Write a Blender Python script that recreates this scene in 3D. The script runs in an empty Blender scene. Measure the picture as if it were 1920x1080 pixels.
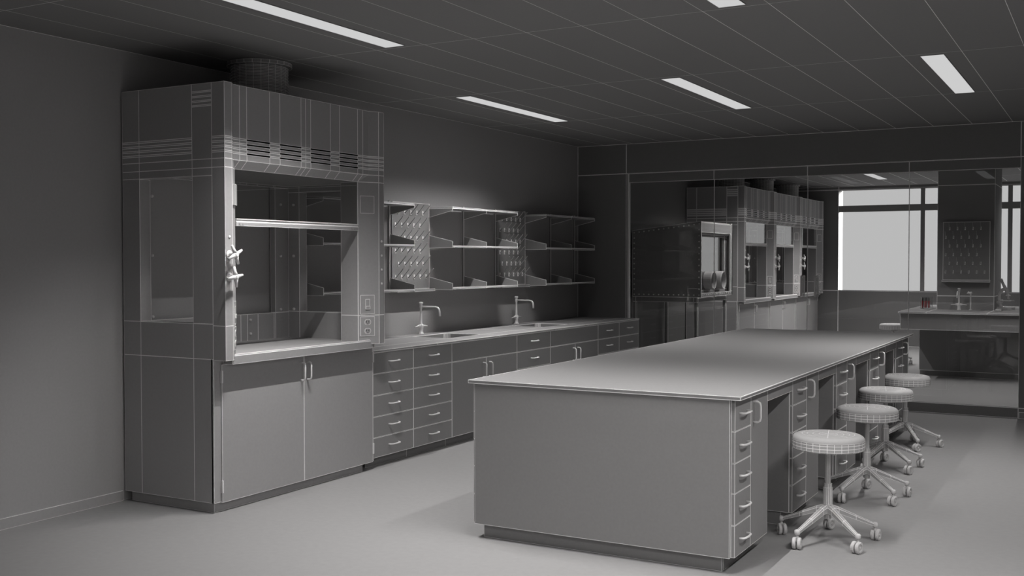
import bpy, bmesh, math, random
from mathutils import Vector, Matrix
random.seed(4)
PI = math.pi
SC = bpy.context.scene
COL = SC.collection

# ------------------------------------------------------------------ camera
F, PITCH, YAW, ROLL = 2006.65779, -0.0259186635, 0.511582754, -0.000546824665
CAM = Vector((5.79226516, -1.36058119, 1.61349654))
fw = Vector((-math.sin(YAW)*math.cos(PITCH), math.cos(YAW)*math.cos(PITCH), math.sin(PITCH)))
rt = Vector((math.cos(YAW), math.sin(YAW), 0)); up = rt.cross(fw)
R2 = rt*math.cos(ROLL)+up*math.sin(ROLL); U2 = -rt*math.sin(ROLL)+up*math.cos(ROLL)
cd = bpy.data.cameras.new('camera'); cd.sensor_width = 36.0; cd.lens = F/1920*36.0
cd.clip_start = 0.05; cd.clip_end = 200
cam = bpy.data.objects.new('camera', cd); COL.objects.link(cam)
M = Matrix((( R2.x, U2.x, -fw.x, CAM.x), (R2.y, U2.y, -fw.y, CAM.y), (R2.z, U2.z, -fw.z, CAM.z), (0, 0, 0, 1)))
cam.matrix_world = M
SC.camera = cam
SC.view_settings.view_transform = 'Standard'; SC.view_settings.look = 'None'
SC.view_settings.gamma = 1.0; SC.view_settings.exposure = 0.0; SC.view_settings.use_curve_mapping = False

# ------------------------------------------------------------------ materials
def nt(name):
    m = bpy.data.materials.new(name); m.use_nodes = True
    n = m.node_tree.nodes; l = m.node_tree.links
    for x in list(n): n.remove(x)
    o = n.new('ShaderNodeOutputMaterial')
    return m, n, l, o
def clay(name, v, tint=(1.0, .985, .985), rough=.75, spec=.25, var=.06, scale=60):
    m, n, l, o = nt(name)
    b = n.new('ShaderNodeBsdfPrincipled'); b.inputs['Roughness'].default_value = rough
    b.inputs['Specular IOR Level'].default_value = spec
    tc = n.new('ShaderNodeTexCoord'); no = n.new('ShaderNodeTexNoise'); no.inputs['Scale'].default_value = scale
    no.inputs['Detail'].default_value = 2
    r = n.new('ShaderNodeMapRange'); r.inputs[3].default_value = v*(1-var); r.inputs[4].default_value = v*(1+var)
    mx = n.new('ShaderNodeVectorMath'); mx.operation = 'SCALE'; mx.inputs[0].default_value = tint
    l.new(tc.outputs['Object'], no.inputs['Vector']); l.new(no.outputs[0], r.inputs[0]); l.new(r.outputs[0], mx.inputs['Scale'])
    l.new(mx.outputs[0], b.inputs['Base Color']); l.new(b.outputs[0], o.inputs[0])
    return m
CL = clay('clay_grey', .29)
CLF = clay('clay_floor', .29, scale=25)
CLC = clay('clay_ceiling', .25)
LN = clay('edge_line', .95, rough=.6)
LT = clay('clay_light', .8)
PALE = clay('clay_pale', .6)
CLW = clay('clay_wall_lit', .40)  # lighter copy of the grey clay, missing wall light put into the colour
CLH = clay('clay_hood_lit', .38)  # raised clay tone stands in for light on the hood fronts
CLT = clay('clay_top_shaded', .25)  # lowered clay tone, dimmer light on the island top put into the colour
CLB = clay('clay_back_wall_shaded', .22)  # darker copy of the clay, shade on the back walls put into the colour
MID = clay('clay_mid', .40)
DK = clay('slot_shade', .01)  # near black puts the shade inside slots and holes into the colour
RED = clay('red_liquid', .5, tint=(1, .03, .06), rough=.3)
def glass_mat(name, boost=1.0, tint=.97):
    m, n, l, o = nt(name)
    lw = n.new('ShaderNodeLayerWeight'); lw.inputs['Blend'].default_value = .5
    p = n.new('ShaderNodeMath'); p.operation = 'POWER'; p.inputs[1].default_value = 5
    a = n.new('ShaderNodeMath'); a.operation = 'MULTIPLY_ADD'; a.inputs[1].default_value = .96; a.inputs[2].default_value = .04*boost
    a.use_clamp = True
    t = n.new('ShaderNodeBsdfTransparent'); t.inputs[0].default_value = (tint, tint, tint, 1)
    g = n.new('ShaderNodeBsdfGlossy'); g.inputs['Roughness'].default_value = 0.0
    mx = n.new('ShaderNodeMixShader')
    l.new(lw.outputs['Facing'], p.inputs[0]); l.new(p.outputs[0], a.inputs[0]); l.new(a.outputs[0], mx.inputs[0])
    l.new(t.outputs[0], mx.inputs[1]); l.new(g.outputs[0], mx.inputs[2]); l.new(mx.outputs[0], o.inputs[0])
    return m
GL = glass_mat('clear_glass')
SG = glass_mat('sash_glass', 6.0, .93)
m_, n_, l_, o_ = nt('panel_diffuser')
e_ = n_.new('ShaderNodeEmission'); e_.inputs[0].default_value = (.61, .61, .61, 1); e_.inputs[1].default_value = 1.0
l_.new(e_.outputs[0], o_.inputs[0]); EM = m_

w = bpy.data.worlds.new('world'); SC.world = w; w.use_nodes = True
w.node_tree.nodes['Background'].inputs[0].default_value = (.56, .56, .56, 1)
w.node_tree.nodes['Background'].inputs[1].default_value = 1.0

# ------------------------------------------------------------------ mesh helpers
LW = 0.72   # half line width in px
class MB:
    def __init__(s): s.bm = bmesh.new(); s.li = s.bm.faces.layers.int.new('keep')
    def face(s, pts, mat=0, keep=0, smooth=False):
        vs = [s.bm.verts.new(p) for p in pts]
        f = s.bm.faces.new(vs); f.material_index = mat; f[s.li] = keep; f.smooth = smooth
        return f
    def box(s, x0, x1, y0, y1, z0, z1, mat=0, keep=0):
        if x0 > x1: x0, x1 = x1, x0
        if y0 > y1: y0, y1 = y1, y0
        if z0 > z1: z0, z1 = z1, z0
        v = [s.bm.verts.new(p) for p in ((x0,y0,z0),(x1,y0,z0),(x1,y1,z0),(x0,y1,z0),(x0,y0,z1),(x1,y0,z1),(x1,y1,z1),(x0,y1,z1))]
        for q in ((0,3,2,1),(4,5,6,7),(0,1,5,4),(1,2,6,5),(2,3,7,6),(3,0,4,7)):
            f = s.bm.faces.new([v[i] for i in q]); f.material_index = mat; f[s.li] = keep
        return s
    def prism(s, poly, z0, z1, axis='z', mat=0, keep=0, cuts=()):
        # poly: list of 2D points; axis z: (x,y) ; axis y: (x,z) extruded along y ; axis x: (y,z)
        def P(p, t):
            return (p[0], p[1], t) if axis == 'z' else ((p[0], t, p[1]) if axis == 'y' else (t, p[0], p[1]))
        lv = [z0]+sorted(cuts)+[z1]
        rings = [[s.bm.verts.new(P(p, t)) for p in poly] for t in lv]
        n = len(poly); fs = []
        fs.append(s.bm.faces.new(list(reversed(rings[0])))); fs.append(s.bm.faces.new(rings[-1]))
        for a, b in zip(rings, rings[1:]):
            for i in range(n): fs.append(s.bm.faces.new([a[i], a[(i+1) % n], b[(i+1) % n], b[i]]))
        for f in fs: f.material_index = mat; f[s.li] = keep
        bmesh.ops.recalc_face_normals(s.bm, faces=fs)
        return s
    def lathe(s, prof, c=(0,0,0), seg=24, mat=0, keep=0, smooth=False, axis='z', ang0=0):
        rings = []
        for r, z in prof:
            ring = []
            for i in range(seg):
                a = ang0+2*PI*i/seg; u, v = r*math.cos(a), r*math.sin(a)
                p = (u, v, z) if axis == 'z' else ((z, u, v) if axis == 'x' else (u, z, v))
                ring.append(s.bm.verts.new((c[0]+p[0], c[1]+p[1], c[2]+p[2])))
            rings.append(ring)
        fs = []
        for a, b in zip(rings, rings[1:]):
            for i in range(seg): fs.append(s.bm.faces.new([a[i], a[(i+1) % seg], b[(i+1) % seg], b[i]]))
        for f in fs: f.smooth = smooth
        caps = []
        if prof[0][0] > 1e-4: caps.append(s.bm.faces.new(list(reversed(rings[0]))))
        if prof[-1][0] > 1e-4: caps.append(s.bm.faces.new(rings[-1]))
        for f in fs+caps: f.material_index = mat; f[s.li] = keep
        for f in caps: f[s.li] = 1
        bmesh.ops.recalc_face_normals(s.bm, faces=fs+caps)
        return s
    def tube(s, path, r, seg=8, mat=0, keep=1, smooth=True, radii=None):
        path = [Vector(p) for p in path]; rings = []; n = len(path)
        ref = None
        for i, p in enumerate(path):
            d = (path[min(i+1, n-1)]-path[max(i-1, 0)]).normalized()
            if ref is None: ref = Vector((0,0,1)) if abs(d.z) < .9 else Vector((1,0,0))
            a = d.cross(ref).normalized(); b = a.cross(d).normalized(); ref = b
            rr = radii[i] if radii else r
            rings.append([s.bm.verts.new(p+a*rr*math.cos(2*PI*k/seg)+b*rr*math.sin(2*PI*k/seg)) for k in range(seg)])
        fs = []
        for a, b in zip(rings, rings[1:]):
            for k in range(seg): fs.append(s.bm.faces.new([a[k], a[(k+1) % seg], b[(k+1) % seg], b[k]]))
        for f in fs: f.smooth = smooth
        fs += [s.bm.faces.new(list(reversed(rings[0]))), s.bm.faces.new(rings[-1])]
        for f in fs: f.material_index = mat; f[s.li] = keep
        bmesh.ops.recalc_face_normals(s.bm, faces=fs)
        return s
    def cells(s, axis, c0, c1, A, B, solid, extra0=None, extra1=None):
        """solid panel from c0 to c1 along axis, cut by the lines A x B, with cells left out where not solid.
        extra0/extra1(i,j): more seam heights for the cell's face on the c0 / c1 side"""
        def P(a, b, c):
            return {'x': (c, a, b), 'y': (a, c, b), 'z': (a, b, c)}[axis]
        nA, nB = len(A)-1, len(B)-1
        fs = []
        def F(*pts): fs.append(s.face(pts))
        for i in range(nA):
            for j in range(nB):
                if not solid(i, j): continue
                a0, a1, b0, b1 = A[i], A[i+1], B[j], B[j+1]
                for c, ex in ((c0, extra0), (c1, extra1)):
                    zs = [b0]+([z for z in ex(i, j) if b0 < z < b1] if ex else [])+[b1]
                    for q0, q1 in zip(zs, zs[1:]):
                        pts = [P(a0, q0, c), P(a1, q0, c), P(a1, q1, c), P(a0, q1, c)]
                        F(*pts)
                for (ii, jj, e) in ((i-1, j, 'a0'), (i+1, j, 'a1'), (i, j-1, 'b0'), (i, j+1, 'b1')):
                    if 0 <= ii < nA and 0 <= jj < nB and solid(ii, jj): continue
                    if e[0] == 'a':
                        a = a0 if e == 'a0' else a1; F(P(a, b0, c0), P(a, b1, c0), P(a, b1, c1), P(a, b0, c1))
                    else:
                        b = b0 if e == 'b0' else b1; F(P(a0, b, c0), P(a1, b, c0), P(a1, b, c1), P(a0, b, c1))
        return s
    def xform(s, mat): bmesh.ops.transform(s.bm, matrix=mat, verts=s.bm.verts[:]); return s
    def build(s, name, mat=None, parent=None, wire=True, org=None, wloc=None, lines=None, offset=None):
        """org: world position of the local origin when the mesh was written in world coordinates.
        wloc: world position used to judge the distance when written in local coordinates"""
        bm = s.bm; li = s.li; bm.normal_update()
        if wire:
            off = Vector(wloc) if wloc else Vector((0,0,0))
            grp = {}
            for f in bm.faces:
                if f.material_index != 0 or f[li]: continue
                d = (f.calc_center_median()+off-CAM).length
                q = round(math.log(max(d, 1))/math.log(1.18))
                grp.setdefault(q, []).append(f)
            for q, fs in grp.items():
                t = LW*(1.18**q)/F
                if lines: t *= lines
                ok = []
                for f in fs:
                    per = sum(e.calc_length() for e in f.edges)
                    wdt = 2*f.calc_area()/per if per else 0     # about the narrow width
                    mn = min(e.calc_length() for e in f.edges)
                    if wdt*1.0 < 1.25*t: f.material_index = 1
                    elif mn < 1.2*t: pass
                    else: ok.append(f)
                if ok:
                    r = bmesh.ops.inset_individual(bm, faces=ok, thickness=t, depth=0, use_even_offset=True)
                    for f in r['faces']: f.material_index = 1
        if org is not None:
            bmesh.ops.translate(bm, vec=-Vector(org), verts=bm.verts[:])
        me = bpy.data.meshes.new(name); bm.to_mesh(me); bm.free()
        o = bpy.data.objects.new(name, me); COL.objects.link(o)
        me.materials.append(mat or CL); me.materials.append(LN); me.materials.append(DK); me.materials.append(LT)
        if parent: o.parent = parent
        return o
def tag(o, label=None, cat=None, group=None, kind=None):
    if label: o['label'] = label
    if cat: o['category'] = cat
    if group: o['group'] = group
    if kind: o['kind'] = kind
    return o
def thing(name, loc, label, cat, group=None, rz=0):
    o = bpy.data.objects.new(name, None); COL.objects.link(o); o.location = loc; o.rotation_euler = (0, 0, rz)
    o.empty_display_size = .1
    return tag(o, label, cat, group)
def dup(root, loc, label, rz=None, group=None):
    r = root.copy(); COL.objects.link(r); r.location = loc; r['label'] = label
    if group: r['group'] = group
    if rz is not None: r.rotation_euler = (0, 0, rz)
    def rec(a, b):
        for ch in list(a.children):
            if ch.get('_new'): continue
            c = ch.copy(); COL.objects.link(c); c.parent = b; rec(ch, c)
    rec(root, r)
    return r
def struct(name, mb, mat=None, wire=True, cat=None, label=None, lines=None):
    o = mb.build(name, mat, None, wire, lines=lines)
    return tag(o, label, cat, None, 'structure')

ZC = 3.0168; YF = 10.6247; YB = 19.6; XR = 8.2; Y0 = -4.6
# ------------------------------------------------------------------ the room
b = MB()
b.face([(0, Y0, 0), (XR, Y0, 0), (XR, YB, 0), (0, YB, 0)])
b.face([(0, Y0, -.1), (0, YB, -.1), (XR, YB, -.1), (XR, Y0, -.1)])
struct('floor', b, CLF, wire=False, cat='floor', label='plain grey floor running through both rooms')
gx = [0]+[-0.02466+0.37793*k for k in range(1, 22)]+[XR]
rows_near = [Y0]+[4.4688-1.9503*n for n in range(4, -1, -1)]+[6.4168, 8.369, YF]
rows_far = [YF]+[8.369+1.9503*n for n in range(2, 6)]+[YB]
for nm, rows, lab in (('ceiling', rows_near, 'grey panel ceiling of the near laboratory'), ('ceiling', rows_far, 'grey panel ceiling of the room behind the glass')):
    b = MB()
    for i in range(len(gx)-1):
        for j in range(len(rows)-1):
            b.face([(gx[i], rows[j], ZC), (gx[i], rows[j+1], ZC), (gx[i+1], rows[j+1], ZC), (gx[i+1], rows[j], ZC)])
    b.face([(0, rows[0], ZC+.15), (XR, rows[0], ZC+.15), (XR, rows[-1], ZC+.15), (0, rows[-1], ZC+.15)], keep=1)
    struct(nm, b, CLC, cat='ceiling', label=lab, lines=.75)
b = MB(); b.box(-.2, 0, Y0, YF, 0, ZC); struct('wall_left', b, CLW, cat='wall', label='long grey wall behind the fume hood and shelves', lines=.8)
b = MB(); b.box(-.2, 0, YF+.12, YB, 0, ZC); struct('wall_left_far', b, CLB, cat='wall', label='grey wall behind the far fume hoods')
b = MB(); b.box(0, .010, Y0, 3.60, 0, .067); struct('baseboard_left', b, CLW, cat='baseboard', label='low grey baseboard along the left wall', lines=.8)
b = MB(); b.box(XR, XR+.2, Y0, YB, 0, ZC); struct('wall_right', b, wire=False, cat='wall', label='grey wall on the right')
b = MB(); b.box(-.2, XR+.2, Y0-.2, Y0, 0, ZC); struct('wall_rear', b, wire=False, cat='wall', label='grey wall behind the viewer')
# glazed partition wall
b = MB()
b.cells('y', YF, YF+.12, [0, .649, 4.9676, XR], [0, .105, 2.659, ZC], lambda i, j: i != 1 or j == 2)
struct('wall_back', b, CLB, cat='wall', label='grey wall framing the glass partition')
b = MB(); b.box(4.975, XR-.01, YF-.012, YF, 0, .067); struct('baseboard_back', b, cat='baseboard', label='low baseboard right of the glass partition')
JX = [.668, 1.736, 2.816, 3.891, 4.9676]
b = MB()
for a, c in zip(JX, JX[1:]): b.box(a, c, YF+.035, YF+.085, 2.549, 2.659)
b.box(.649, 4.9676, YF+.085, YF+.10, 2.56, 2.659)
struct('trim_1', b, CLB, cat='frame', label='deep metal rail above the glass partition')
b = MB(); b.box(.649, 4.9676, YF+.02, YF+.10, 0, .105); struct('trim_2', b, CLB, cat='frame', label='low metal sill under the glass partition')
b = MB(); b.box(.649, .668, YF+.035, YF+.085, .105, 2.659, 3); struct('trim_3', b, cat='frame', label='slim upright at left end of the glass partition')
panes = []
for k in range(4):
    b = MB(); b.box(JX[k]+.003, JX[k+1]-.003, YF+.05, YF+.060, .106, 2.552)
    # polished pane edge
    o = b.build('door_%d' % (k-0) if k in (1, 2) else 'window_%d' % (k+1), GL, wire=False)
    lab = ['leftmost fixed clear glass pane of the partition, before the glovebox', 'left glass door of the partition with a long pull handle', 'right glass door of the partition with a long pull handle', 'rightmost fixed clear glass pane of the partition'][k]
    tag(o, lab, 'glass door' if k in (1, 2) else 'glass pane', None, 'structure'); panes.append(o)
for k in (1, 2, 3):   # silicone joint strips between panes
    b = MB(); b.box(JX[k]-.003, JX[k]+.003, YF+.049, YF+.061, .106, 2.552)
    tag(b.build('trim_%d' % (k+3), LN, wire=False), 'thin vertical joint strip between glass panes', 'joint strip', None, 'structure')
for k, hx in ((1, 2.766), (2, 2.918)):
    for sgn, y in ((-1, YF+.05), (1, YF+.06)):
        b = MB(); yy = y+sgn*.055
        b.tube([(hx, y, 1.24), (hx, yy-sgn*.01, 1.24), (hx, yy, 1.215), (hx, yy, 1.205)], .009)
        b.tube([(hx, yy, 1.205), (hx, yy, 1.44)], .013, 12)
        b.tube([(hx, yy, 1.44), (hx, yy-sgn*.01, 1.425), (hx, y, 1.42)], .009)
        b.build('door_handle', LT, panes[k], wire=False)
# far wall with windows
WX = [1.20, 2.68, 4.15, 5.62, 7.09]
b = MB()
b.cells('y', YB, YB+.35, [-.2, 1.20, 7.15, XR+.2], [0, 1.03, 2.955, ZC], lambda i, j: i != 1 or j != 1)
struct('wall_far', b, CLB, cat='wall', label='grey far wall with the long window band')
b = MB(); b.cells('y', YB+.02, YB+.08, [1.20]+sum([[x, x+.072] for x in WX[1:-1]], [])+[7.15], [1.03, 1.04, 2.53, 2.65, 2.945, 2.955], lambda i, j: i % 2 == 1 or j in (0, 2, 4))
struct('window_5', b, wire=False, cat='window', label='grey mullion grid of the far window band')
# next-room ceiling beam line
b = MB(); b.box(3.40, 4.40, 14.75, 15.70, 0, ZC)
b = MB(); b.prism([(3.628, 14.75), (4.37, 14.75), (4.37, 15.75), (3.628, 15.75)], 0, ZC, cuts=(1.11, 2.659))
struct('trim_7', b, CL, cat='pillar', label='dark square pillar carrying the far peg board')

# ------------------------------------------------------------------ ceiling lights
def lampset(parent, ang, y0, y1, power, n=8):
    for i in range(n):
        ld = bpy.data.lights.new('lamp', 'SPOT'); ld.energy = power/n; ld.shadow_soft_size = 0.0
        ld.spot_size = math.radians(ang); ld.spot_blend = 1.0; ld.color = (1, .985, .975)
        lo = bpy.data.objects.new('lamp', ld); COL.objects.link(lo)
        lo.location = (0, y0+(y1-y0)*(i+.5)/n, -.012); lo.parent = parent
LP = [(1.674, 2.54, 4.41, .95, 108, 'bright ceiling light panel in front of the near fume hood'),
      (3.945, 2.54, 4.41, .95, 108, 'bright ceiling light panel above the near end of the island'),
      (.92, 6.46, 8.345, .75, 117, 'bright ceiling light panel above the wall bench'),
      (2.80, 6.46, 8.345, .3, 130, 'bright ceiling light panel above the aisle and island edge'),
      (4.695, 6.46, 8.345, .75, 92, 'bright ceiling light panel nearest the right, beyond the stools'),
      (6.213, -1.36, .51, 1.7, 168, 'added unseen fill light panel over the open floor beside the viewer'),  # added out of view as fill for hood header and island front
      (6.213, 2.54, 4.41, .7, 160, 'added unseen fill light panel at the right of the near room'),  # added out of view, fills the surfaces that face right
      (6.6, 6.46, 8.345, .15, 120, 'added unseen ceiling light panel at the right near the glass'),  # panel added out of view
      (1.9, 12.4, 14.2, .5, 140, 'ceiling light panel behind the glass, over the first far hood'),
      (2.3, 16.2, 18.0, 1.1, 120, 'ceiling light panel behind the glass, over the last far hood'),
      (4.9, 16.2, 18.0, .35, 150, 'ceiling light panel behind the glass, right of the pillar'),
      (4.9, 11.6, 13.2, .45, 130, 'ceiling light panel just behind the glass at right')]
PWR = 320
for (x, y0, y1, k, ang, lab) in LP:
    t = thing('ceiling_light', (x, (y0+y1)/2, ZC), lab, 'ceiling light', 'ceiling light panels')
    h = (y1-y0)/2
    b = MB(); b.box(-.075, .075, -h, h, -.004, -.0015); b.build('diffuser', EM, t, wire=False)
    b = MB()
    for (a, c, d, e) in ((-.079, -.075, -h-.004, h+.004), (.075, .079, -h-.004, h+.004), (-.075, .075, -h-.004, -h), (-.075, .075, h, h+.004)):
        b.box(a, c, d, e, -.005, -.001)
    b.build('frame', CL, t, wire=False)
    lampset(t, ang, h-1.1 if x == 1.674 else -h, h, PWR*k, 8)

# ------------------------------------------------------------------ handles
def pull_h(L=.13, out=.03, r=.0055):     # horizontal drawer pull along y, mounted on x=0 plane
    h = L/2
    return [(0, -h, 0), (out*.7, -h+.004, 0), (out, -h+.018, 0), (out+.004, 0, 0), (out, h-.018, 0), (out*.7, h-.004, 0), (0, h, 0)]
def handle_drawer(parent, x, y, z, sgn=1):
    b = MB(); b.tube([(x+sgn*p[0], y+p[1], z+p[2]) for p in pull_h()], .0058, 8); return b.build('handle', LT, parent, wire=False)
def handle_door(parent, x, y, z0, z1, sgn=1, r=.0058, out=.04):
    b = MB(); pts = [(0, z0), (out*.6, z0), (out*.92, z0+.008), (out, z0+.022), (out, z1-.022), (out*.92, z1-.008), (out*.6, z1), (0, z1)]
    b.tube([(x+sgn*p, y, q) for p, q in pts], r, 8); return b.build('handle', LT, parent, wire=False)

# ------------------------------------------------------------------ fume hood (local origin: y = left side, x = wall)
HZ = 2.7345; HW = 1.679
SEAM = []
for zz in (2.300, 2.330, 2.360, 2.390): SEAM += [zz-.005, zz+.005]
def make_hood(y, label, wl):
    t = thing('fume_hood', (0, y, 0), label, 'fume hood', 'fume hoods')
    W = (0, y, 0)
    # side walls
    XS = [.02, .18, .66, .832]; ZS = [.067, .985, 1.21, 2.15, 2.2, 2.255, HZ]
    VENT = [2.590, 2.598, 2.618, 2.626, 2.648, 2.656, 2.678, 2.686]
    def ex(i, j):
        if j == 5: return SEAM if i < 2 else VENT
        return []
    for (a, c) in ((0.0, .09), (HW-.09, HW)):
        b = MB(); b.cells('y', a, c, XS, ZS, lambda i, j: not (i == 1 and j == 2), ex, None)
        b.build('side_panel', CLH, t, wloc=W)
    # front posts with bevelled inner face
    cuts = (1.2, 2.2, 2.255, *SEAM)
    post1 = [(.832, 0), (.94, 0), (.94, .066), (.86, .172), (.70, .172), (.70, .09), (.832, .09)]
    post2 = [(.832, HW), (.832, HW-.09), (.70, HW-.09), (.70, HW-.223), (.86, HW-.223), (.94, HW-.067), (.94, HW)]
    for p in (post1, post2):
        b = MB(); b.prism(p, .98, HZ, cuts=cuts); b.build('front_post', CLH, t, wloc=W)
    # header panel with louvre slots, bottom chamfer
    YH = [.10, .176, .242, .458, .558, .773, .821, .875, 1.090, 1.194, 1.407, 1.469, 1.56]
    slots = (2, 4, 7, 9)
    ZL = [2.255]+SEAM+[HZ]
    b = MB()
    for i in range(len(YH)-1):
        for j in range(len(ZL)-1):
            if i in slots and j % 2 == 1 and j < 8:
                ya, yc, za, zb = YH[i], YH[i+1], ZL[j], ZL[j+1]
                b.face([(.86, ya, za), (.86, yc, za), (.86, yc, zb), (.86, ya, zb)], 2)
                for q in ([(.90, ya, za), (.90, yc, za), (.86, yc, za), (.86, ya, za)], [(.90, ya, zb), (.90, yc, zb), (.86, yc, zb), (.86, ya, zb)],
                          [(.90, ya, za), (.90, ya, zb), (.86, ya, zb), (.86, ya, za)], [(.90, yc, za), (.90, yc, zb), (.86, yc, zb), (.86, yc, za)]): b.face(q, 2)
                continue
            b.face([(.90, YH[i], ZL[j]), (.90, YH[i+1], ZL[j]), (.90, YH[i+1], ZL[j+1]), (.90, YH[i], ZL[j+1])])
        ya, yc = YH[i], YH[i+1]
        b.face([(.86, ya-.015 if i else ya, 2.2), (.86, yc-.015, 2.2), (.90, yc, 2.255), (.90, ya, 2.255)])
    b.face([(.84, .10, 2.2), (.86, .10, 2.2), (.86, 1.56, 2.2), (.84, 1.56, 2.2)], keep=1)
    b.face([(.84, .10, 2.2), (.84, 1.56, 2.2), (.84, 1.56, HZ), (.84, .10, HZ)], keep=1)
    b.build('header_panel', CLH, t, wloc=W)
    # roof and inner ceiling
    b = MB(); b.box(.02, .84, .09, HW-.09, HZ-.02, HZ-.001); b.build('roof', CLH, t, wloc=W)
    b = MB(); b.box(.07, .84, .09, HW-.09, 2.2, 2.225); b.build('inner_ceiling', CLH, t, wloc=W)
    # back panel with opening
    b = MB()
    b.cells('x', .02, .07, [.09, .13, .68, .98, 1.05, 1.12, 1.236, 1.415, 1.434, HW-.09], [.98, 1.205, 2.182, 2.2, HZ-.02],
            lambda i, j: not (1 <= i <= 7 and j == 1))
    b.build('back_panel', CLH, t, wloc=W)
    for (yy, zz) in ((1.148, 1.055), (1.148, 1.160), (1.495, 2.052), (1.492, 1.648), (1.490, 1.228), (.2, 2.052), (.2, 1.648), (.2, 1.228)):
        b = MB(); b.lathe([(.011, 0), (.011, .008), (.006, .014), (0.0001, .0145)], (.07, yy, zz), 10, axis='x', keep=1); b.build('bolt', LT, t, wire=False)
    for zz in (2.052, 1.648, 1.228):
        b = MB(); b.lathe([(.011, 0), (.011, -.008), (.006, -.014), (0.0001, -.0145)], (.125, HW-.09, zz), 10, axis='y', keep=1); b.build('bolt', LT, t, wire=False)
    # work surface with raised lip
    b = MB(); b.prism([(.07, .955), (.908, .950), (.908, 1.004), (.904, 1.014), (.898, 1.014), (.886, 1.004), (.07, 1.004)], .092, HW-.085, axis='y')
    b.build('work_surface', CLH, t, wloc=W)
    # base cabinet
    b = MB(); b.box(.09, .812, .02, HW-.02, .067, .955); b.box(.812, .822, 0, .062, .067, .985); b.box(.812, .822, HW-.016, HW, .067, .955); b.build('cabinet_body', CLH, t, wloc=W)
    b = MB(); b.box(.05, .80, .03, HW-.10, 0, .067); b.build('toe_kick', CLH, t, wloc=W, lines=.7)
    for (a, c, hy, hgy) in ((.064, .858, .828, .062), (.862, 1.660, .893, 1.662)):
        d = MB().box(.822, .84, a, c, .062, .948).build('door', CLH, t, wloc=W)
        handle_door(d, .84, hy, .775, .90)
        for (z0, z1) in ((.83, .91), (.125, .205)):
            MB().box(.836, .848, hgy-.006, hgy+.006, z0, z1, 3, 1).build('hinge', LT, d, wire=False)
    # sash bar and glass
    b = MB(); b.prism([(.845, 1.836), (.872, 1.836), (.872, 1.862), (.866, 1.866), (.866, 1.874), (.872, 1.878), (.872, 1.884), (.845, 1.884)], .175, HW-.228, axis='y')
    s = b.build('sash_bar', MID, t, wloc=W)
    for yy in (.205, .235, 1.375, 1.405):
        b = MB(); b.lathe([(.009, 0), (.009, .003), (.005, .004)], (.872, yy, 1.848), 10, axis='x', keep=1); b.build('screw', MID, s, wire=False)
    b = MB(); b.box(.853, .859, .178, HW-.232, 1.884, 2.24); b.build('sash_glass', SG, t, wire=False)
    # plates on the bevelled faces
    def plate(side, u0, u1, z0, z1, name, th=.004):
        # u runs along the bevel from the inner corner outwards
        if side == 'R': p0 = Vector((.86, HW-.223, 0)); p1 = Vector((.94, HW-.067, 0))
        else: p0 = Vector((.86, .172, 0)); p1 = Vector((.94, .066, 0))
        d = (p1-p0).normalized(); n = Vector((d.y, -d.x, 0))
        if n.x < 0: n = -n
        def Q(u, z, h): return p0+d*u+n*h+Vector((0, 0, z))
        def bx(b, a, c, z0, z1, h0, h1, mat=0, keep=0):
            v = [Q(a, z0, h0), Q(c, z0, h0), Q(c, z1, h0), Q(a, z1, h0), Q(a, z0, h1), Q(c, z0, h1), Q(c, z1, h1), Q(a, z1, h1)]
            vs = [b.bm.verts.new(p) for p in v]; fs = []
            for q in ((0,1,2,3),(4,5,6,7),(0,1,5,4),(1,2,6,5),(2,3,7,6),(3,0,4,7)):
                f = b.bm.faces.new([vs[i] for i in q]); f.material_index = mat; f[b.li] = keep; fs.append(f)
            bmesh.ops.recalc_face_normals(b.bm, faces=fs)
        b = MB(); bx(b, u0, u1, z0, z1, 0, th); o = b.build(name, CLH, t, wloc=W)
        return Q, bx, o
    L = ((.86-.94)**2+(.156)**2)**.5; LL = ((.08)**2+(.106)**2)**.5
    for side, u0, u1 in (('R', .018, .135), ('L', .010, .105)):
        plate(side, u0, u1, 1.966, 2.098, 'blank_plate', .004 if side == 'R' else .014)
        Q, bx, o = plate(side, u0, u1, 1.208, 1.352, 'switch_plate')
        uc = (u0+u1)/2
        b = MB(); bx(b, uc-.018, uc+.018, 1.245, 1.322, .004, .006); bx(b, uc-.018, uc+.018, 1.245, 1.270, .006, .012); b.build('switch', CLH, o, wloc=W)
        Q, bx, o = plate(side, u0, u1, 1.042, 1.190, 'outlet_plate')
        for zc in (1.082, 1.148):
            b = MB(); ring = []
            for i in range(16):
                a = 2*PI*i/16; uu = uc+.026*math.cos(a); zz = zc+max(-.021, min(.021, .026*math.sin(a)))
                ring.append((uu, zz))
            v0 = [b.bm.verts.new(Q(u, z, .004)) for u, z in ring]; v1 = [b.bm.verts.new(Q(u, z, .0065)) for u, z in ring]
            b.bm.faces.new(v1)
            for i in range(16): f = b.bm.faces.new([v0[i], v0[(i+1) % 16], v1[(i+1) % 16], v1[i]]); f.material_index = 1
            for du in (-.009, .009): bx(b, uc+du-.002, uc+du+.002, zc-.004, zc+.010, .0066, .0072, 2, 1)
            bx(b, uc-.003, uc+.003, zc-.016, zc-.010, .0066, .0072, 2, 1)
            bmesh.ops.recalc_face_normals(b.bm, faces=b.bm.faces[:])
            b.build('socket', CLH, o, wloc=W)
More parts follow.
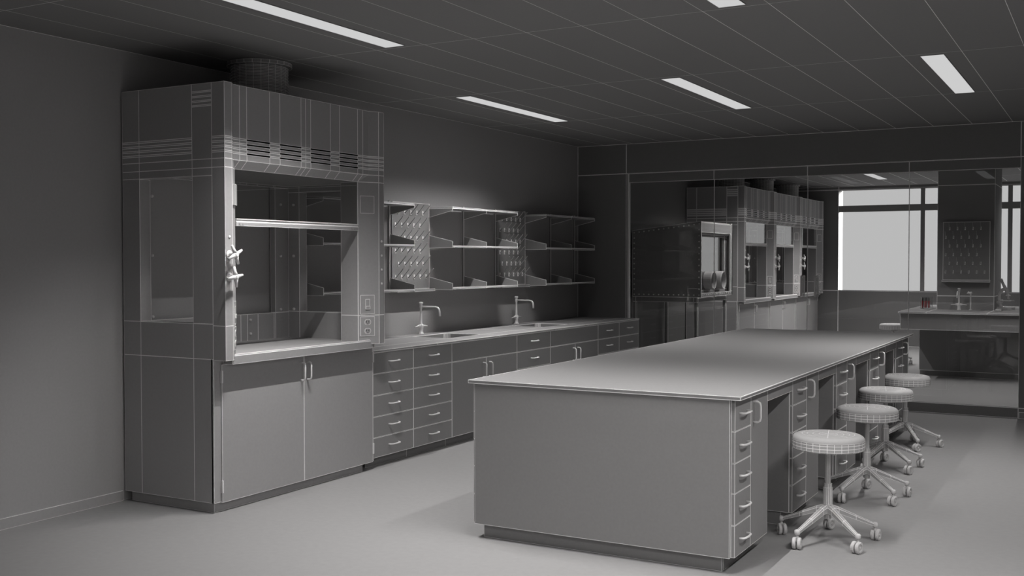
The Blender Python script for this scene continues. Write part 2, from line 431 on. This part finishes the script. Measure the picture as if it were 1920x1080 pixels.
    # valves on left post
    for zc, rot in ((1.650, .30), (1.510, .02)):
        b = MB(); cx, cy = .94, .032
        b.lathe([(.028, 0), (.028, .006), (.014, .010), (.012, .05)], (cx, cy, zc), 14, axis='x', keep=1, smooth=False)
        o = b.build('valve', LT, t, wire=False)
        b = MB()
        b.lathe([(.006, .045), (.019, .048), (.020, .066), (.012, .074), (.0001, .075)], (cx, cy, zc), 12, axis='x', keep=1)
        for q in range(4):
            a = rot+q*PI/2+.15
            dy, dz = math.cos(a), math.sin(a)
            b.tube([(cx+.057, cy+dy*.008, zc+dz*.008), (cx+.055, cy+dy*.034, zc+dz*.034), (cx+.052, cy+dy*.066, zc+dz*.066)], .01, 8, radii=[.017, .0105, .0075])
        b.build('star_knob', LT, o, wire=False)
    for (yy, zz) in ((.037, 1.762), (HW-.036, 1.756), (HW-.036, 1.649), (HW-.036, 1.542), (HW-.036, 1.436)):
        b = MB(); b.lathe([(.0095, 0), (.0095, .004), (.005, .007), (.0001, .0072)], (.94, yy, zz), 10, axis='x', keep=1); b.build('post_bolt', LT, t, wire=False)
    return t
make_hood(3.611, 'large fume hood standing nearest, at the start of the wall bench', 1)
h2 = make_hood(14.455, 'fume hood behind the glass, first of three, beside the riveted glovebox', 1)
dup(h2, (0, 16.136, 0), 'middle one of the three fume hoods behind the glass')
dup(h2, (0, 17.817, 0), 'last of the three fume hoods behind the glass, nearest the far windows')
# ducts
def make_duct(y, label):
    t = thing('exhaust_duct', (.465, y+.84, HZ), label, 'duct', 'exhaust ducts')
    b = MB(); H = ZC-HZ-.002; prof = []
    n = 12
    for i in range(n):
        z = .003+(H-.03)*i/n
        prof += [(.196, z), (.204, z+(H-.03)/n*.5)]
    prof.append((.196, H-.027))
    b.lathe(prof, seg=24); b.build('corrugated_pipe', CL, t, wloc=(.465, y+.84, HZ), lines=.55)
    b = MB(); b.lathe([(.19, H-.027), (.228, H-.027), (.228, H-.003), (.19, H-.003)], seg=24); b.build('flange', CL, t, wloc=(.465, y+.84, HZ), lines=.7)
    return t
make_duct(3.611, 'corrugated round duct on top of the nearest fume hood')
d2 = make_duct(14.455, 'corrugated duct above the first hood behind the glass')
dup(d2, (.465, 16.136+.84, HZ), 'corrugated duct above the middle hood behind the glass')
dup(d2, (.465, 17.817+.84, HZ), 'corrugated duct above the last hood behind the glass')

# ------------------------------------------------------------------ cabinets
ROWS = [.0795, .2359, .3986, .5638, .7323, .8975]
def cab_drawers(x0, xf, y0, y1, label, group, rows=ROWS, sgn=1, toe=.07, toe_y0=0, cat='cabinet'):
    """xf: front plane x of drawers, sgn: side it faces"""
    t = thing('drawer_cabinet', (x0, y0, 0), label, cat, group); O = (x0, y0, 0)
    b = MB(); b.box(x0, xf-sgn*.02, y0+.001, y1-.001, rows[0], rows[-1]); b.build('body', CL, t, org=O)
    b = MB(); b.box(x0+sgn*.01, xf-sgn*toe, y0+toe_y0+.001, y1-.001, 0, rows[0]); b.build('toe_kick', CL, t, org=O, lines=.6)
    for z0, z1 in zip(rows, rows[1:]):
        d = MB().box(xf-sgn*.02, xf, y0+.0015, y1-.0015, z0+.0015, z1-.0015).build('drawer', CL, t, org=O)
        handle_drawer(d, xf-x0, (y1-y0)/2, (z0+z1)/2+.005, sgn)
    return t
def cab_doors(x0, xf, y0, y1, label, group):
    t = thing('sink_cabinet', (x0, y0, 0), label, 'cabinet', group); O = (x0, y0, 0)
    b = MB()
    b.cells('y', y0+.001, y1-.001, [x0, xf-.02], [ROWS[0], .60], lambda i, j: True); 
    b.box(xf-.06, xf-.02, y0+.001, y1-.001, .60, ROWS[-1]); b.build('body', CL, t, org=O)
    b = MB(); b.box(x0+.01, xf-.07, y0+.001, y1-.001, 0, ROWS[0]); b.build('toe_kick', CL, t, org=O, lines=.6)
    MB().box(xf-.02, xf, y0+.0015, y1-.0015, .7323+.0015, ROWS[-1]-.0015).build('apron_panel', CL, t, org=O)
    m = (y0+y1)/2
    for a, c, hy in ((y0+.0015, m-.001, m-.055), (m+.001, y1-.0015, m+.055)):
        d = MB().box(xf-.02, xf, a, c, ROWS[0]+.0015, .7323-.0015).build('door', CL, t, org=O)
        handle_door(d, xf-x0, hy-y0, .555, .685)
    return t
XB = .82
g = 'cabinets under the wall bench'
cab_drawers(.02, XB, 5.292, 5.849, 'five-drawer cabinet directly beside the near fume hood', g)
cab_drawers(.02, XB, 5.849, 6.434, 'five-drawer cabinet between the hood-side drawers and the first sink', g)
cab_doors(.02, XB, 6.434, 7.594, 'two-door cabinet under the nearer sink', g)
cab_drawers(.02, XB, 7.594, 8.288, 'drawer cabinet between the two sink cabinets', g)
cab_doors(.02, XB, 8.288, 9.448, 'two-door cabinet under the farther sink', g)
cab_drawers(.02, XB, 9.448, 10.029, 'drawer cabinet just past the farther sink cabinet', g)
cab_drawers(.02, XB, 10.029, 10.612, 'last drawer cabinet at the end of the bench by the glass', g)
# worktop with two sink holes
S1 = (6.72, 7.30); S2 = (8.58, 9.16); SXa, SXb = .20, .595
b = MB()
b.cells('z', .8985, .914, [.02, SXa, SXb, .8], [5.292, S1[0], S1[1], 7.95, S2[0], S2[1], 10.612], lambda i, j: not (i == 1 and j in (1, 4)))
b.prism([(.8, .8985), (.827, .8985), (.827, .914), (.8, .914)], 5.292, 10.612, axis='y', cuts=(6.2, 7.25, 8.4, 9.17))
o = b.build('worktop', CL, None, org=(0, 5.292, .8985)); o.location = (0, 5.292, .8985)
tag(o, 'long grey worktop with two sink cut-outs along the left wall', 'worktop')
b = MB(); b.box(.012, .02, 5.30, 10.612, .899, .922)
for k, (a, c) in enumerate((S1, S2)):
    t = thing('sink', ((SXa+SXb)/2, (a+c)/2, .66), ['nearer inset sink basin in the wall worktop', 'farther inset sink basin in the wall worktop'][k], 'sink', 'inset sinks')
    O = ((SXa+SXb)/2, (a+c)/2, .66)
    b = MB(); g_ = .001; x0, x1, y0, y1, z0, z1 = SXa+g_, SXb-g_, a+g_, c-g_, .67, .912
    th = .004
    b.cells('z', z0, z0+th, [x0, x1], [y0, y1], lambda i, j: True)
    def rr(n0, xa, xb, ya, yb):   # vertical wall strips
        ys = [ya+(yb-ya)*i/n0 for i in range(n0+1)]
        for i in range(n0): b.box(xa, xb, ys[i], ys[i+1], z0+th, z1)
    rr(1, x0, x0+th, y0, y1); rr(1, x1-th, x1, y0, y1); rr(1, x0, x1, y0, y0+th); rr(1, x0, x1, y1-th, y1)
    for sx, sy in ((x0+th, y0+th), (x0+th, y1-th), (x1-th, y0+th), (x1-th, y1-th)):   # rounded inner corners
        dx = 1 if sx < .4 else -1; dy = 1 if sy < (a+c)/2 else -1
        Rr = .05; n = 6; pts = [(sx+dx*(Rr-Rr*math.cos(q*PI/2/n)), sy+dy*(Rr-Rr*math.sin(q*PI/2/n))) for q in range(n+1)]
        for p, q in zip(pts, pts[1:]): b.face([(p[0], p[1], z0+th), (q[0], q[1], z0+th), (q[0], q[1], z1), (p[0], p[1], z1)])
    b.build('basin', CL, t, org=O)
    b = MB(); b.lathe([(.045, 0), (.045, .003), (.02, .001)], (0, 0, .0145), 16); b.build('drain', LT, t, wire=False)
def make_faucet(loc, label, rz=0, h=1.0):
    t = thing('gooseneck_faucet', loc, label, 'faucet', 'laboratory faucets', rz)
    b = MB(); b.lathe([(.028, 0), (.028, .008), (.021, .014), (.019, .05), (.022, .058), (.024, .07), (.018, .09), (.011, .105), (.010, .24), (.013, .245), (.015, .262), (.014, .285), (.020, .288), (.021, .30), (.012, .306)], seg=16, keep=1, smooth=True)
    b.build('column', LT, t, wire=False)
    b = MB(); b.tube([(0, 0, .262), (.10, 0, .262), (.165, 0, .262), (.19, 0, .255), (.205, 0, .238), (.21, 0, .215), (.212, 0, .175)], .009, 10, radii=[.008, .008, .008, .009, .0095, .010, .0105]); b.build('spout', LT, t, wire=False)
    for s in (1, -1):
        b = MB(); b.tube([(0, 0, .078), (0, s*.03, .078), (0, s*.05, .078), (.0, s*.105, .073)], .008, 8, radii=[.017, .016, .008, .005]); b.build('lever', LT, t, wire=False)
    return t
def make_faucet2(loc, label):
    t = make_faucet(loc, label)
    return t
f1 = make_faucet((.090, 7.037, .914), 'white gooseneck faucet behind the nearer sink')
dup(f1, (.090, 8.894, .914), 'white gooseneck faucet behind the farther sink')

# ------------------------------------------------------------------ wall shelving
UY = [5.36, 6.00, 6.64, 7.28, 7.916, 8.56, 9.217, 9.85, 10.49]
uplab = ['hood end of the nearest shelf run', 'middle of the nearest shelf run', 'left edge of the nearer peg board',
         'right edge of the nearer peg board', 'middle of the central shelf run', 'left edge of the farther peg board', 'right edge of the farther peg board', 'middle of the last shelf run', 'far end of the last shelf run']
up0 = None
for k, yy in enumerate(UY):
    lab = 'slotted wall upright at the '+uplab[k]
    if up0 is None:
        t = thing('shelf_upright', (0, yy, 1.30), lab, 'shelf upright', 'slotted wall uprights'); up0 = t
        b = MB(); b.box(.001, .022, -.012, -.004, .02, .86); b.box(.001, .022, .004, .012, .02, .86); b.box(.001, .014, -.004, .004, .02, .86)
        for q in range(26): b.box(.0141, .0146, -.0028, .0028, .04+q*.031, .052+q*.031, 2, 1)
        b.build('rail', CL, t, wloc=(0, 7.3, 1.3), lines=.6)
    else: dup(up0, (0, yy, 1.30), lab)
def make_shelf(L, kind, loc, label, last):
    """kind: 'down' bracket under the shelf, 'up' bookend bracket above"""
    t = thing('wall_shelf', loc, label, 'shelf', 'wall shelves over the bench')
    b = MB(); b.box(.024, .293, .003, L-.003, 0, .013); b.box(.287, .293, .003, L-.003, .013, .018) if kind == 'up' else b.box(.287, .293, .003, L-.003, -.006, 0)
    b.build('board', CL, t, wloc=loc)
    for yy in ((0, L) if last else (0,)):
        if kind == 'down': P = [(.023, -.086), (.285, -.026), (.293, -.026), (.293, -.001), (.023, -.001)]
        else: P = [(.023, -.006), (.293, -.006), (.293, .058), (.023, .118)]
        b = MB(); b.prism(P, yy-.0025, yy+.0025, axis='y'); b.build('bracket', CL, t, wloc=loc)
    return t
runs = [(0, 2, 'nearest run, behind the hood'), (3, 5, 'central run'), (6, 8, 'last run by the glass')]
for (a, c, rn) in runs:
    for (z, kind, zl) in ((2.112, 'down', 'top'), (1.738, 'up', 'middle'), (1.336, 'up', 'bottom')):
        for i in range(a, c):
            pos = {0: 'first', 1: 'second', 2: 'third'}[i-a]
            make_shelf(UY[i+1]-UY[i], kind, (0, UY[i], z), '%s-level grey wall shelf, %s section of the %s' % (zl, pos, rn), i == c-1)
def make_peg(loc, label, rz=0, wl=None):
    wl = wl or loc
    t = thing('peg_board', loc, label, 'drying rack', 'peg drying boards', rz)
    b = MB(); b.box(.002, .036, 0, .606, .03, .84); b.build('board', CL, t, wloc=wl)
    b = MB(); b.prism([(.002, 0), (.09, 0), (.095, .006), (.095, .028), (.09, .028), (.088, .008), (.03, .008), (.03, .028), (.002, .028)], -.005, .615, axis='y'); b.build('drip_tray', CL, t, wloc=wl, lines=.6)
    proto = None
    for r in range(6):
        zz = .735-.1208*r; off = r % 2 == 0; n = 6 if r == 5 else 5
        for k in range(n):
            yy = (.087 if off else .037)+.1005*k
            if proto is None:
                b = MB(); b.box(0, .006, -.009, .009, -.010, .034, 1, 1); b.box(.006, .008, -.007, .007, -.008, .004, 1, 1)
                b.tube([(.006, 0, .005), (.02, 0, .012), (.085, 0, .079), (.092, 0, .092)], .0042, 8, radii=[.006, .0045, .004, .0048])
                o = b.build('peg', MID, t, wire=False); proto = o
            else:
                o = proto.copy(); COL.objects.link(o); o.parent = t
            o.location = (.036, yy, zz)
    return t
make_peg((0, 6.657, 1.315), 'peg drying board on the wall above the nearer faucet')
make_peg((0, 8.585, 1.315), 'peg drying board on the wall above the farther faucet')
make_peg((3.707, 14.75, 1.305), 'peg drying board on the dark pillar behind the glass', rz=-PI/2)

# ------------------------------------------------------------------ island
IZ0, IZ1 = .9003, .92
b = MB(); b.box(2.5345, 4.156, 3.9195, 9.306, IZ0, IZ1); o = b.build('island_worktop', CLT, None, org=(3.3, 6.6, IZ0), lines=1.4); o.location = (3.3, 6.6, IZ0)
tag(o, 'wide thin grey worktop of the central island', 'worktop')
t = thing('island_end_panel', (3.33, 3.95, 0), 'large plain end panel of the island facing the viewer', 'panel'); O = (3.33, 3.95, 0)
b = MB(); b.box(2.5718, 4.097, 3.93, 3.95, .083, IZ0-.001); b.build('panel', CL, t, org=O)
b = MB(); b.box(2.609, 4.044, 3.975, 3.995, 0, .083); b.build('toe_kick', CL, t, org=O)
b = MB(); b.box(3.315, 3.335, 3.996, 9.26, 0, IZ0-.001); o = b.build('island_partition', CL, None, org=(3.325, 6.6, 0)); o.location = (3.325, 6.6, 0)
tag(o, 'dark partition running inside the island between both cabinet rows', 'panel')
IR = [.083, .2503, .4149, .5709, .7348, .8990]
yd0 = [3.951, 5.080, 6.250, 7.435, 8.605]; yd1 = [4.226, 5.412, 6.590, 7.783, 8.952]; ye = [4.545, 5.731, 6.904, 8.086, 9.2355]
ordn = ['nearest', 'second', 'third', 'fourth', 'farthest']
for side in (1, -1):
    xf = 4.1175 if side == 1 else 2.5525
    xb = 3.336 if side == 1 else 3.314
    sd = 'stool side' if side == 1 else 'aisle side'
    for k in range(5):
        O = (xb, yd0[k], 0)
        ty = .048 if k == 0 else 0.02
        cab_drawers(xb, xf, yd0[k], yd1[k], '%s five-drawer cabinet on the island %s' % (ordn[k], sd), 'island drawer cabinets', IR, side, .073, ty)
        t = thing('door_cabinet', (xb, yd1[k], 0), '%s narrow one-door cabinet on the island %s' % (ordn[k], sd), 'cabinet', 'island door cabinets')
        Q = (xb, yd1[k], 0)
        MB().box(xb, xf-side*.02, yd1[k]+.001, ye[k], .083, IR[-1]).build('body', CL, t, org=Q)
        MB().box(xb+side*.01, xf-side*.073, yd1[k]+.001, ye[k]-.02, 0, .083).build('toe_kick', CL, t, org=Q)
        d = MB().box(xf-side*.02, xf, yd1[k]+.0015, ye[k]-.0015, .0845, IR[-1]-.0015).build('door', CL, t, org=Q)
        handle_door(d, xf-xb, .045, .745, .855, side)
        if k < 4:
            b = MB(); b.box(xf-side*.02, xf, ye[k]+.001, yd0[k+1]-.001, .825, IR[-1]); o = b.build('apron_rail', CL, None, org=(xf, ye[k], .825)); o.location = (xf, ye[k], .825)
            tag(o, 'grey apron rail over the %s knee space on the island %s' % (ordn[k], sd), 'panel', 'island apron rails')

# ------------------------------------------------------------------ stools
def make_stool(loc, label, rz=0):
    t = thing('lab_stool', loc, label, 'stool', 'round swivel stools', rz)
    R = .2025; n = 32; zt = .617
    b = MB()
    prof = [(R-.006, .533), (R, .540), (R, .558), (R, .576), (R, .589), (R-.003, .599), (R-.010, .608), (R-.022, .614), (R-.045, .617)]
    rings = [[b.bm.verts.new((r*math.cos(2*PI*i/n), r*math.sin(2*PI*i/n), z)) for i in range(n)] for r, z in prof]
    for j, (a, c) in enumerate(zip(rings, rings[1:])):
        for i in range(n):
            f = b.bm.faces.new([a[i], a[(i+1) % n], c[(i+1) % n], c[i]]); f.material_index = 0; f[b.li] = 0 if j < 4 else 1
            f.smooth = j >= 4
    f = b.bm.faces.new(list(reversed(rings[0]))); f[b.li] = 1
    f = b.bm.faces.new(rings[-1]); f[b.li] = 1; f.material_index = 0
    # edge-line rings and spokes drawn on the top
    zz = .6172
    for rr_ in (.05, .085, .117, .145):
        for i in range(n):
            a0, a1 = 2*PI*i/n, 2*PI*(i+1)/n
            f = b.face([(rr_*math.cos(a0), rr_*math.sin(a0), zz), ((rr_+.0016)*math.cos(a0), (rr_+.0016)*math.sin(a0), zz), ((rr_+.0016)*math.cos(a1), (rr_+.0016)*math.sin(a1), zz), (rr_*math.cos(a1), rr_*math.sin(a1), zz)], 1, 1)
    for i in range(8):
        a = 2*PI*i/8+.2; d = Vector((math.cos(a), math.sin(a), 0)); p = Vector((-math.sin(a), math.cos(a), 0))*.0011
        q0 = d*.004+Vector((0, 0, zz+.0001)); q1 = d*.158+Vector((0, 0, zz+.0001))
        b.face([q0-p, q1-p, q1+p, q0+p], 1, 1)
    bmesh.ops.recalc_face_normals(b.bm, faces=[f for f in b.bm.faces if f.material_index in (0, 3)])
    b.build('seat', MID, t, wloc=loc, lines=.75)
    b = MB(); b.lathe([(.012, .505), (.075, .512), (.08, .532)], seg=20, keep=1); b.lathe([(.0165, .33), (.0165, .51)], seg=14)
    b.lathe([(.0235, .310), (.0235, .334)], seg=16); b.lathe([(.0275, .215), (.0275, .31)], seg=16); b.lathe([(.020, .13), (.024, .215)], seg=12)
    b.build('column', MID, t, wloc=loc, lines=.6)
    b = MB(); b.tube([(0, .02, .512), (0, .10, .508), (.0, .17, .515), (0, .185, .517)], .005, 8, radii=[.004, .004, .004, .007]); b.build('height_lever', LT, t, wire=False)
    for k in range(5):
        a = math.radians(30.5+72*k); d = Vector((math.cos(a), math.sin(a), 0)); p = Vector((-math.sin(a), math.cos(a), 0))
        b = MB()
        secs = [(.020, .212, .166, .019), (.06, .198, .160, .0175), (.16, .152, .124, .015), (.268, .104, .084, .011)]
        rg = []
        for (r, zt_, zb_, hw) in secs:
            ht = zt_-zb_
            rg.append([b.bm.verts.new(d*r+p*sx*hw+Vector((0, 0, z))) for sx, z in ((-1, zb_), (1, zb_), (1, zt_-ht*.3), (.55, zt_), (-.55, zt_), (-1, zt_-ht*.3))])
        fs = [b.bm.faces.new(list(reversed(rg[0]))), b.bm.faces.new(rg[-1])]
        for A_, B_ in zip(rg, rg[1:]):
            for i in range(6): fs.append(b.bm.faces.new([A_[i], A_[(i+1) % 6], B_[(i+1) % 6], B_[i]]))
        bmesh.ops.recalc_face_normals(b.bm, faces=fs)
        leg = b.build('leg', MID, t, wloc=loc, lines=.6)
        # caster turned about its stem
        ca = a+(.9, -.6, 2.2, .5, -1.2)[k]; e = Vector((math.cos(ca), math.sin(ca), 0)); c0 = d*.275+Vector((0, 0, 0))
        b = MB()
        b.lathe([(.013, .078), (.016, .084), (.016, .10), (.010, .106)], tuple(c0), 12, keep=1, smooth=True)
        b.tube([c0+Vector((0, 0, .085)), c0+Vector((0, 0, .06)), c0+e*.008+Vector((0, 0, .034))], .008, 8)
        cs = b.build('caster', PALE, leg, wire=False)
        for s in (-1, 1):
            b = MB()
            b.lathe([(.006, -.010), (.028, -.010), (.033, -.006), (.033, .006), (.028, .010), (.019, .009), (.018, .006), (.006, .007), (.005, .011), (.0001, .0115)] if s == 1 else
                    [(.006, .010), (.028, .010), (.033, .006), (.033, -.006), (.028, -.010), (.019, -.009), (.018, -.006), (.006, -.007), (.005, -.011), (.0001, -.0115)], (0, 0, 0), 20, keep=1, axis='y', smooth=False)
            # small hub spokes
            ang = ca
            Mx = Matrix.Translation(c0+e*.012+Vector((0, 0, .033))) @ Matrix.Rotation(ang, 4, 'Z') @ Matrix.Translation((0, s*.014, 0))
            b.xform(Mx)
            o = b.build('wheel', PALE, cs, wire=False)
    return t
st = make_stool((4.38, 4.86, 0), 'round swivel stool nearest the viewer')
dup(st, (4.347, 6.147, 0), 'round swivel stool second from the viewer')
dup(st, (4.265, 7.285, 0), 'round swivel stool third from the viewer', rz=0)
dup(st, (4.235, 8.39, 0), 'round swivel stool farthest along the near island', rz=-.31)
dup(st, (2.80, 16.15, 0), 'round stool behind the glass, half hidden by the far bench', rz=.6)

# ------------------------------------------------------------------ glovebox on stand (next room)
GX0, GX1, GY0, GY1, GZ0 = .05, 1.036, 12.23, 13.575, 1.118
t = thing('glovebox', (.54, 12.9, GZ0), 'riveted metal glovebox with two round glove ports behind the glass', 'glovebox'); O = (.54, 12.9, GZ0)
def gtop(x): return 2.021+(2.131-2.021)*(x-GX0)/(GX1-GX0)
for (a, c) in ((GY0, GY0+.02), (GY1-.02, GY1)):
    b = MB(); b.prism([(GX0, GZ0), (GX1, GZ0), (GX1, gtop(GX1)), (GX0, gtop(GX0))], a, c, axis='y'); s_ = b.build('side_panel', CL, t, org=O)
    if a == GY0: SP = s_
b = MB(); b.prism([(GX0, gtop(GX0)-.02), (GX1-.02, gtop(GX1-.02)-.02), (GX1-.02, gtop(GX1-.02)), (GX0, gtop(GX0))], GY0+.02, GY1-.02, axis='y'); b.build('roof', CL, t, org=O)
b = MB(); b.box(GX0, GX1-.1, GY0+.02, GY1-.02, GZ0, GZ0+.02); b.build('floor_plate', CL, t, org=O)
b = MB(); b.box(GX0, GX0+.02, GY0+.02, GY1-.02, GZ0+.02, gtop(GX0)-.02); b.build('back_plate', CL, t, org=O)
b = MB(); b.cells('x', GX1-.11, GX1-.08, [GY0+.02, GY0+.035, GY1-.13, GY1-.02], [GZ0, GZ0+.09, 1.93, 2.10], lambda i, j: not (i == 1 and j == 1)); b.build('front_frame', CL, t, org=O)
b = MB(); b.prism([(GX1-.10, 2.10), (GX1-.005, 2.115), (GX1-.005, 1.985), (GX1-.06, 1.955), (GX1-.10, 1.955)], GY0+.02, GY1-.02, axis='y'); b.build('front_hood', CL, t, org=O)
b = MB(); b.box(GX1-.10, GX1-.094, GY0+.036, GY1-.13, GZ0+.09, 1.93); b.build('window_pane', glass_mat('glovebox_glass', 8.0), t, wire=False, org=O)
b = MB(); b.box(GX1-.02, GX1, GY0+.02, GY1, GZ0, GZ0+.055); b.box(GX1-.02, GX1, GY1-.09, GY1, GZ0+.055, gtop(GX1)); b.build('front_trim', CL, t, org=O)
for yy in (12.70, 13.12):
    b = MB(); b.lathe([(.125, 0), (.125, .10), (.115, .115), (.105, .10), (.105, 0)], (GX1-.094-O[0], yy-O[1], 1.335-O[2]), 28, axis='x', keep=1, smooth=False); b.build('glove_port', MID, t, wire=False)
rv = []
for i in range(14):
    f_ = i/13; x = GX0+.03+(GX1-GX0-.06)*f_; rv += [(x, gtop(x)-.035), (x, GZ0+.03)]
for i in range(1, 12):
    f_ = i/12; rv += [(GX0+.03, GZ0+.03+f_*(gtop(GX0)-GZ0-.065)), (GX1-.03, GZ0+.03+f_*(gtop(GX1)-GZ0-.065))]
rp = None
for (x, z) in rv:
    if rp is None:
        b = MB(); b.lathe([(.011, 0), (.010, -.005), (.0001, -.008)], (0, 0, 0), 8, axis='y', keep=1); rp = b.build('rivet', LT, SP, wire=False); o = rp
    else: o = rp.copy(); COL.objects.link(o); o.parent = SP
    o.location = (x-O[0], GY0-O[1], z-O[2])
for i in range(15):
    o = rp.copy(); COL.objects.link(o); o.parent = t; o.rotation_euler = (0, 0, PI/2); o.location = (GX1-O[0], GY0+.05+i*.085-O[1], GZ0+.03-O[2])
t = thing('glovebox_stand', (.54, 12.9, 0), 'open metal leg frame under the riveted glovebox', 'stand'); O = (.54, 12.9, 0)
b = MB(); b.cells('z', 1.05, 1.118, [.055, .10, .93, .98], [12.235, 12.285, 13.43, 13.48], lambda i, j: not (i == 1 and j == 1)); b.build('top_frame', CL, t, org=O)
for x in (.055, .935):
    for y in (12.235, 13.43): MB().box(x, x+.045, y, y+.05, 0, 1.05).build('leg', CL, t, org=O)

# ------------------------------------------------------------------ far bench around the pillar
t = thing('far_bench', (4.3, 15, 0), 'long dark bench behind the glass with a deep front apron', 'bench'); O = (4.3, 15, 0)
def hole(i, j): return not (i == 1 and j == 1)
b = MB(); b.cells('z', .900, .92, [3.27, 3.626, 4.372, 6.2], [13.78, 14.748, 15.752, 16.25], hole); b.build('top', CL, t, org=O)
b = MB(); b.box(3.29, 6.18, 13.82, 13.84, .68, .90); b.box(3.29, 3.31, 13.84, 16.2, .68, .90); b.build('apron', CL, t, org=O)
b = MB(); b.box(3.45, 6.1, 14.40, 14.42, .083, .68); b.build('back_board', CL, t, org=O)
b = MB(); b.box(3.45, 6.1, 14.44, 14.46, 0, .083); b.build('toe_kick', CL, t, org=O)
f3 = make_faucet((3.94, 14.58, .92), 'small swan-neck tap standing in front of the dark pillar', rz=-PI/2)
t = thing('gas_tap', (4.085, 14.62, .92), 'slim upright gas tap right of the faucet by the pillar', 'tap')
b = MB(); b.lathe([(.026, 0), (.026, .006), (.012, .015), (.009, .03), (.009, .21), (.014, .22), (.02, .225), (.02, .25), (.008, .256)], seg=12, keep=1, smooth=True); b.build('stem', LT, t, wire=False)
b = MB(); b.tube([(0, 0, .235), (-.03, 0, .245), (-.036, 0, .225)], .008, 8, radii=[.014, .014, .018]); b.build('nozzle', LT, t, wire=False)
# beaker with test tubes
t = thing('test_tube_beaker', (3.475, 14.86, .92), 'glass beaker of red test tubes left of the dark pillar', 'beaker')
b = MB(); b.lathe([(.0001, 0), (.085, 0), (.088, .004), (.088, .165), (.092, .172), (.089, .172), (.085, .165), (.085, .006), (.0001, .006)], seg=24, keep=1); b.build('beaker', glass_mat('beaker_glass', 2.5), t, wire=False)
tb = None
for i in range(7):
    a = 2*PI*i/7; rr_ = .055 if i else 0
    if tb is None:
        b = MB(); b.lathe([(.0001, .008), (.008, .012), (.011, .02), (.011, .155), (.013, .157)], seg=12, keep=1, smooth=True); tb = b.build('test_tube', GL, t, wire=False)
        b = MB(); b.lathe([(.0001, .011), (.006, .014), (.0095, .022), (.0095, .11), (.0001, .11)], seg=12, keep=1); tl = b.build('red_liquid', RED, tb, wire=False)
        o = tb
    else:
        o = tb.copy(); COL.objects.link(o); o.parent = t; q = tl.copy(); COL.objects.link(q); q.parent = o
    o.location = (rr_*math.cos(a), rr_*math.sin(a), 0)
# microscopes
def make_scope(loc, label, rz):
    t = thing('microscope', loc, label, 'microscope', 'microscopes on the far bench', rz)
    b = MB(); b.prism([(-.10, -.07), (.06, -.08), (.10, -.05), (.10, .05), (.06, .08), (-.10, .07)], 0, .035, keep=1); b.build('base', LT, t, wire=False)
    b = MB(); b.tube([(-.07, 0, .03), (-.09, 0, .08), (-.105, 0, .15), (-.10, 0, .22), (-.06, 0, .275), (-.01, 0, .29)], .02, 10, radii=[.026, .022, .02, .022, .024, .026]); b.build('arm', LT, t, wire=False)
    b = MB(); b.tube([(.02, 0, .20), (.0, 0, .27), (-.035, 0, .33), (-.07, 0, .40)], .02, 12, radii=[.018, .026, .02, .017]); tu = b.build('tube', LT, t, wire=False)
    b = MB(); b.tube([(-.068, 0, .395), (-.085, 0, .425)], .022, 12); b.build('eyepiece', LT, tu, wire=False)
    b = MB(); b.lathe([(.03, 0), (.034, .012), (.02, .022)], (.025, 0, .188), 14, keep=1); b.tube([(.03, 0, .19), (.035, .0, .145)], .009, 8); b.tube([(.02, .01, .19), (.0, .03, .155)], .008, 8); b.build('objective_turret', LT, t, wire=False)
    b = MB(); b.box(-.05, .085, -.06, .06, .118, .130, 0, 1); b.tube([(-.09, 0, .118), (-.05, 0, .122)], .018, 8); b.build('stage', LT, t, wire=False)
    for s in (-1, 1):
        b = MB(); b.lathe([(.022, s*.02), (.022, s*.045), (.012, s*.05)], (-.098, 0, .10), 14, keep=1, axis='y'); b.build('focus_knob', LT, t, wire=False)
    return t
sc = make_scope((4.50, 15.05, .92), 'pale microscope on the far bench, right of the pillar', rz=-.4)
dup(sc, (3.60, 15.98, .92), 'pale microscope peeking out left of the pillar', rz=2.6)
dup(sc, (4.80, 16.05, .92), 'pale microscope at the back right of the far bench', rz=.5)
t = thing('flask', (4.445, 14.55, .92), 'small conical glass flask on the far bench beside the pillar', 'flask')
b = MB(); b.lathe([(.0001, 0), (.05, 0), (.052, .006), (.018, .10), (.016, .15), (.019, .154)], seg=20, keep=1, smooth=True); b.build('body', glass_mat('flask_glass', 3.0), t, wire=False)
b = MB(); b.lathe([(.0001, .003), (.045, .003), (.046, .010), (.038, .028), (.0001, .028)], seg=16, keep=1); b.build('liquid', LT, t, wire=False)

# ------------------------------------------------------------------ added sun
sd = bpy.data.lights.new('added_sun', 'SUN'); sd.energy = 18; sd.angle = math.radians(1); sd.color = (1, .99, .97)  # invented sun, aimed along the far wall to whiten the window jamb
so = bpy.data.objects.new('added_sun', sd); COL.objects.link(so)
dirv = Vector((-.97, -.060, -.012)); so.rotation_euler = dirv.to_track_quat('-Z', 'Y').to_euler()
so.location = (12, 26, 8)
